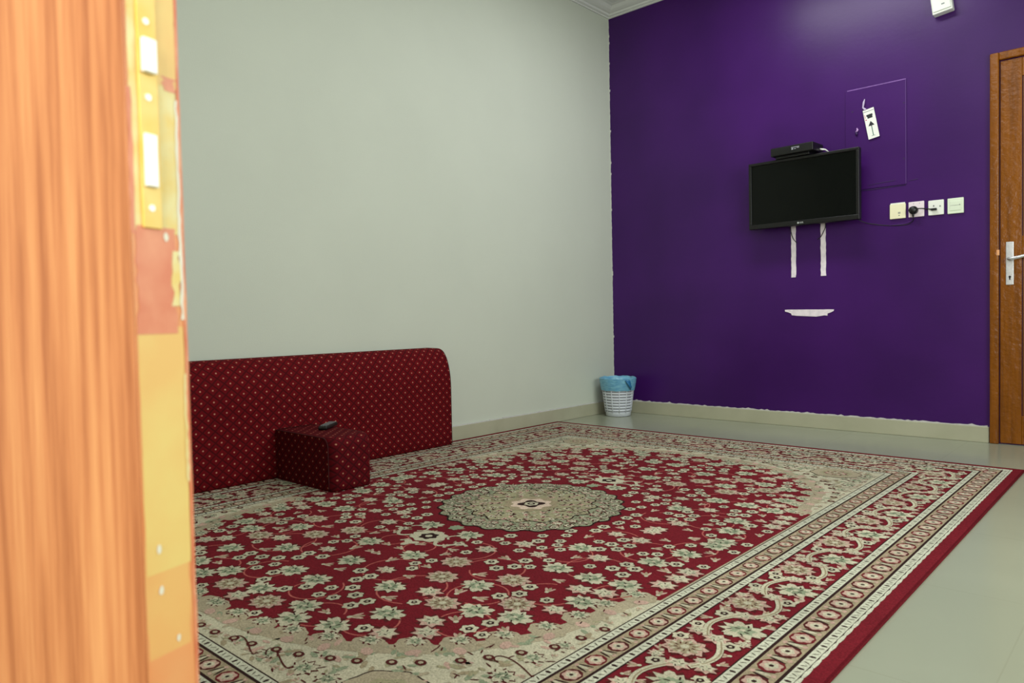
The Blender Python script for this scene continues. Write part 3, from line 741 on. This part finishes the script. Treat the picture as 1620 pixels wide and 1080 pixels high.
# ---------------------------------------------------------------- wall strips and patch
def ragstrip(name, x0, x1, z0, z1, label):
    b = MB(); n = 22; L = []; R = []
    for k in range(n + 1):
        z = z0 + (z1 - z0) * k / n; j = .0016 if 0 < k < n else .003
        L.append((x0 + random.uniform(-j, j), -.0035, z)); R.append((x1 + random.uniform(-j, j), -.0035, z))
    b.prism(R[::-1] + L, (0, .0034, 0))
    tag(b.build(name, M_plaster), label, 'strip', 'pale strips below the television')
ragstrip('wall_strip', 1.395, 1.424, .964, 1.40, 'narrow pale unpainted strip below the television, left one of the pair')
ragstrip('wall_strip.001', 1.580, 1.611, .964, 1.40, 'narrow pale unpainted strip below the television, right one of the pair')
b = MB(); T1 = [(1.350, .756), (1.375, .757), (1.42, .756), (1.50, .755), (1.58, .753), (1.63, .753), (1.658, .752)]; B1 = [(1.656, .742), (1.635, .732), (1.620, .728), (1.618, .714), (1.60, .716), (1.55, .709), (1.48, .713), (1.43, .716), (1.395, .72), (1.39, .732), (1.37, .740), (1.352, .744)]
b.prism([(x, -.004, z) for x, z in T1 + B1], (0, .0039, 0)); tag(b.build('plaster_patch', M_plaster), 'ragged white horizontal plaster patch low on the purple wall', 'patch')
# cables in front of the strips
def cable(name, pts, r, label, m=M_cable, group=None):
    # Catmull-Rom
    P = [Vector(p) for p in pts]; P = [P[0]] + P + [P[-1]]; out = []
    for i in range(1, len(P) - 2):
        for k in range(8):
            t = k / 8; a, b_, c, d = P[i-1], P[i], P[i+1], P[i+2]
            out.append(.5 * ((2*b_) + (c - a)*t + (2*a - 5*b_ + 4*c - d)*t*t + (3*b_ - a - 3*c + d)*t**3))
    out.append(P[-2]); b = MB(); b.tube(out, r, 8)
    return tag(b.build(name, m, smooth=True), label, 'cable', group)
cable('black_cable', [(1.385, -.006, 1.33), (1.395, -.006, 1.26), (1.408, -.0055, 1.215), (1.425, -.003, 1.19), (1.432, -.0015, 1.18)], .0025, 'thin black cable end crossing the left pale strip below the television')
cable('black_cable', [(1.60, -.006, 1.33), (1.612, -.006, 1.275), (1.597, -.006, 1.235), (1.583, -.005, 1.21), (1.572, -.002, 1.200), (1.560, -.0015, 1.195)], .0025, 'thin black cable end crossing the right pale strip below the television')

# ---------------------------------------------------------------- access panel, tag, wire
b = MB(); b.box((1.733, -.006, 1.470), (2.066, -.0002, 2.076)); ap = tag(b.build('access_panel', M_purple, bevel=.002), 'purple painted rectangular access panel on the wall above the television', 'panel')
Ml = mat('highlit purple edge', (128, 84, 160), .5, noise=.3, nscale=60); Mdk = mat('dark paint crack', (44, 16, 72), .6)
b = MB(); b.box((1.745, -.0066, 2.0725), (2.068, -.0002, 2.078)); b.build('top_edge', Ml, ap)  # pale top strip: edge highlight put into the colour
Ml2 = mat('faint light purple edge', (78, 36, 112), .5)
b = MB(); b.box((2.0655, -.0066, 1.475), (2.0695, -.0002, 2.0725)); b.build('side_edge', Ml2, ap)  # side strip lightened as well, a dimmer painted edge highlight
b = MB(); b.tube([(1.74, -.0015, 1.466), (1.86, -.0015, 1.463), (1.98, -.0015, 1.4655), (2.066, -.0015, 1.467)], .0022, 5); b.tube([(1.86, -.007, 1.49), (1.95, -.007, 1.497), (2.01, -.007, 1.499)], .0015, 5); b.tube([(2.08, -.001, 1.487), (2.13, -.001, 1.492)], .0015, 5)
b.build('paint_crack', Mdk, ap)
for x, z in ((1.775, 1.945), (2.058, 1.94), (2.058, 1.62)):
    b = MB(); n = 10; b.prism([(x + .005 * math.cos(2*PI*k/n), -.0062, z + .005 * math.sin(2*PI*k/n)) for k in range(n)], (0, -.0012, 0)); b.build('screw', Mdk, ap)
tg = empty('hanging_tag', (1.883, -.0155, 1.853), 'white paper tag with a black up arrow hanging tilted on the access panel', 'tag')
tg.rotation_euler = (0, math.radians(-10.5), 0)
tg.rotation_euler = (0, math.radians(10.5) * -1, 0)
def tp(b, name, m):
    o = b.build(name, m, None); o.parent = tg; return o
b = MB(); b.box((-.031, -.0006, -.089), (.031, .0006, .091)); tp(b, 'tag_card', M_white_pl)
Mi = mat('black print', (22, 26, 28), .6); Mg = mat('green print', (60, 110, 90), .6); Mr = mat('red print', (190, 70, 90), .6)
b = MB(); b.box((-.017, -.0012, .046), (.017, -.0007, .058)); b.box((-.013, -.0012, .034), (.015, -.0007, .046)); tp(b, 'printed_block', Mi)
b = MB(); b.prism([(-.017, -.0007, -.012), (.017, -.0007, -.012), (0, -.0007, .016)], (0, -.0006, 0)); b.box((-.0022, -.0012, -.02), (.0022, -.0007, -.012)); tp(b, 'arrow_head', Mi)
b = MB(); b.box((-.0022, -.0012, -.072), (.0022, -.0007, -.02)); b.box((-.010, -.0012, -.074), (.010, -.0007, -.072)); tp(b, 'arrow_stem', Mg)
b = MB(); b.box((-.0265, -.0012, .026), (-.019, -.0007, .032)); b.box((-.0265, -.0012, .04), (-.024, -.0007, .062)); tp(b, 'red_mark', Mr)
b = MB(); b.box((-.029, -.0012, .076), (.029, -.0007, .079)); tp(b, 'top_line', M_grey)
b = MB(); b.tube([(1.852, -.016, 1.94), (1.838, -.016, 1.955), (1.842, -.0155, 1.985), (1.846, -.012, 2.005)], [.007, .005, .006, .002], 7)
o = b.build('tape_loop', mat('lilac tape', (190, 175, 205), .5), None); o.parent = tg; o.matrix_parent_inverse = Matrix.LocRotScale(tg.location, tg.rotation_euler, None).inverted()
b = MB(); b.tube([(1.800, -.008, 1.842), (1.806, -.012, 1.83), (1.797, -.013, 1.818)], [.003, .006, .005], 8); b.tube([(1.797, -.013, 1.818), (1.801, -.014, 1.806), (1.796, -.011, 1.795)], [.006, .007, .002], 8, 1)
tag(b.build('wire_stub', [mat('lilac wire nut', (190, 150, 205), .4), Mdk], smooth=True), 'tiny lilac wire stub poking out left of the white tag', 'wire')

# ---------------------------------------------------------------- wall box near the ceiling
wbx = empty('wall_sensor_box', (2.255, 0, 2.47), 'small white box fixed high on the purple wall above the door side', 'wall box'); wbx.rotation_euler = (0, math.radians(-7), 0)
b = MB(); b.box((-.05, -.052, -.085), (.05, 0, .085)); o = b.build('box_body', M_white_pl, None, bevel=.005); o.parent = wbx
b = MB(); b.box((-.044, -.058, -.074), (.044, -.0515, .08)); o = b.build('front_cover', mat('pale cover plastic', (226, 230, 218), .4), None, bevel=.003); o.parent = wbx
b = MB(); b.box((.0, -.0592, -.046), (.016, -.0575, -.04)); o = b.build('indicator', M_grey, None); o.parent = wbx

# ---------------------------------------------------------------- switches and sockets
def plate(name, x0, x1, z0, z1, m, label, cat):
    e = empty(name, ((x0 + x1) / 2, 0, (z0 + z1) / 2), label, cat, None)
    b = MB(); b.box((x0, -.011, z0), (x1, 0, z1)); b.build('face_plate', m, e, bevel=.003)
    return e
e = plate('socket_plate', 1.981, 2.066, 1.274, 1.360, M_yel_pl, 'yellowed square socket plate on purple wall, nearest the television', 'socket')
b = MB(); b.box((2.027, -.0118, 1.302), (2.031, -.0108, 1.312)); b.box((2.034, -.0118, 1.302), (2.038, -.0108, 1.312)); b.box((2.029, -.0118, 1.290), (2.035, -.0108, 1.295)); b.build('socket_slot', M_grey, e)
b = MB(); b.box((1.985, -.008, 1.358), (2.062, -.001, 1.367)); b.build('backing_edge', M_white_pl, e)
e = plate('socket_plate', 2.081, 2.162, 1.274, 1.362, M_pink_pl, 'white square socket plate holding the large round black plug', 'socket')
for q in (2.108, 2.139): b = MB(); b.lathe([(.002, 0), (.002, .0008)], 8, close=True); o = b.build('screw', M_grey, e); o.rotation_euler = (PI/2, 0, 0); o.location = (q - e.location.x, -.0108, 1.350 - e.location.z)
e = plate('socket_plate', 2.183, 2.261, 1.274, 1.358, M_white_pl, 'white square socket plate with the small flat black connector', 'socket')
for q, z in ((2.211, 1.326), (2.243, 1.322)): b = MB(); b.box((q - .003, -.0118, z - .004), (q + .003, -.0108, z + .004)); b.build('socket_slot', M_grey, e)
e = plate('switch_plate', 2.279, 2.358, 1.272, 1.358, M_green_pl, 'blank greenish white switch plate nearest the wooden door', 'switch')
b = MB(); b.box((2.291, -.0135, 1.289), (2.346, -.0105, 1.341)); rk = b.build('rocker', M_green_pl, e, bevel=.002)
b = MB(); b.box((2.294, -.0142, 1.3165), (2.343, -.0134, 1.3180)); b.box((2.338, -.0142, 1.3165), (2.341, -.0134, 1.322)); o = b.build('switch_line', M_grey, None); o.parent = rk
pg = empty('power_plug', (2.110, -.011, 1.312), 'round black power plug pushed into the second socket plate', 'plug')
b = MB(); b.lathe([(.0, 0), (.023, .0), (.024, .012), (.021, .03), (.012, .036), (.0, .037)], 24); o = b.build('plug_body', M_black, None, smooth=True); o.parent = pg; o.rotation_euler = (PI/2, 0, 0)
b = MB(); b.box((-.005, -.022, -.036), (.005, -.008, -.018)); o = b.build('strain_relief', M_black, None, bevel=.002); o.parent = pg
pc = empty('small_plug', (2.214, -.011, 1.306), 'small flat black connector plugged into the third socket plate', 'plug')
b = MB(); b.box((-.014, -.016, -.006), (.014, 0, .006)); o = b.build('plug_body', M_black, None, bevel=.002); o.parent = pc
cable('black_cable', [(2.122, -.034, 1.318), (2.150, -.022, 1.318), (2.172, -.004, 1.315), (2.190, -.0125, 1.311), (2.206, -.018, 1.308)], .003, 'short black cable linking the round plug and the small connector')
cable('black_cable', [(2.110, -.028, 1.278), (2.109, -.02, 1.262), (2.10, -.008, 1.248), (2.07, -.002, 1.237), (2.02, -.0015, 1.236), (1.96, -.0015, 1.242), (1.90, -.003, 1.254), (1.85, -.018, 1.268), (1.80, -.045, 1.30), (1.78, -.06, 1.34)], .0022,
      'dark power cable running along the wall from the television to the plug')
cable('lilac_cable', [(2.10, -.004, 1.256), (2.05, -.004, 1.243), (1.98, -.004, 1.240)], .0012, 'faint painted-over cable below the yellowed socket plate', m=Ml2)

# ---------------------------------------------------------------- lights
def area(name, loc, target, sx, sy, e, c):
    l = bpy.data.lights.new(name, 'AREA'); l.shape = 'RECTANGLE'; l.size = sx; l.size_y = sy; l.energy = e; l.color = c
    o = bpy.data.objects.new(name, l); col.objects.link(o); o.location = loc
    o.rotation_euler = (Vector(target) - Vector(loc)).to_track_quat('-Z', 'Y').to_euler(); return o
area('window_light', (RX - .02, -2.4, 1.6), (0, -2.4, 1.45), 1.7, 1.25, 62, (.93, 1.0, .96))
area('hall_light', (3.5, -6.2, 1.7), (2.4, -3.8, .9), 1.6, 1.6, 58, (1.0, .97, .92))
area('ceiling_light', (1.66, -.98, 2.98), (1.66, -1.0, 0), 1.1, .32, 26, (.95, .97, 1.0))
area('ceiling_light', (2.2, -2.9, 2.98), (2.2, -2.9, 0), .9, .9, 16, (.96, 1.0, .97))
w = bpy.data.worlds.new('world'); scene.world = w; w.use_nodes = True
bg = w.node_tree.nodes['Background']; bg.inputs['Color'].default_value = (.9, .96, 1.0, 1); bg.inputs['Strength'].default_value = .6

# ---------------------------------------------------------------- camera
cam = bpy.data.cameras.new('camera'); co = bpy.data.objects.new('camera', cam); col.objects.link(co); scene.camera = co
f_px, yaw, pitch, roll = 1148.09, -.742875, -.0316487, -.0203613
Fv = Vector((math.sin(yaw)*math.cos(pitch), math.cos(yaw)*math.cos(pitch), math.sin(pitch)))
Rv = Vector((math.cos(yaw), -math.sin(yaw), 0)); Uv = Rv.cross(Fv)
c, s = math.cos(roll), math.sin(roll); R_, U_ = Rv*c + Uv*s, -Rv*s + Uv*c
co.matrix_world = Matrix(((R_.x, U_.x, -Fv.x, 3.238182), (R_.y, U_.y, -Fv.y, -4.693817), (R_.z, U_.z, -Fv.z, .735907), (0, 0, 0, 1)))
cam.sensor_width = 36; cam.lens = 36 * f_px / 1620; cam.clip_start = .02
cam.dof.use_dof = True; cam.dof.focus_distance = 4.6; cam.dof.aperture_fstop = 8
scene.view_settings.view_transform = 'Standard'
scene.view_settings.look = 'None'
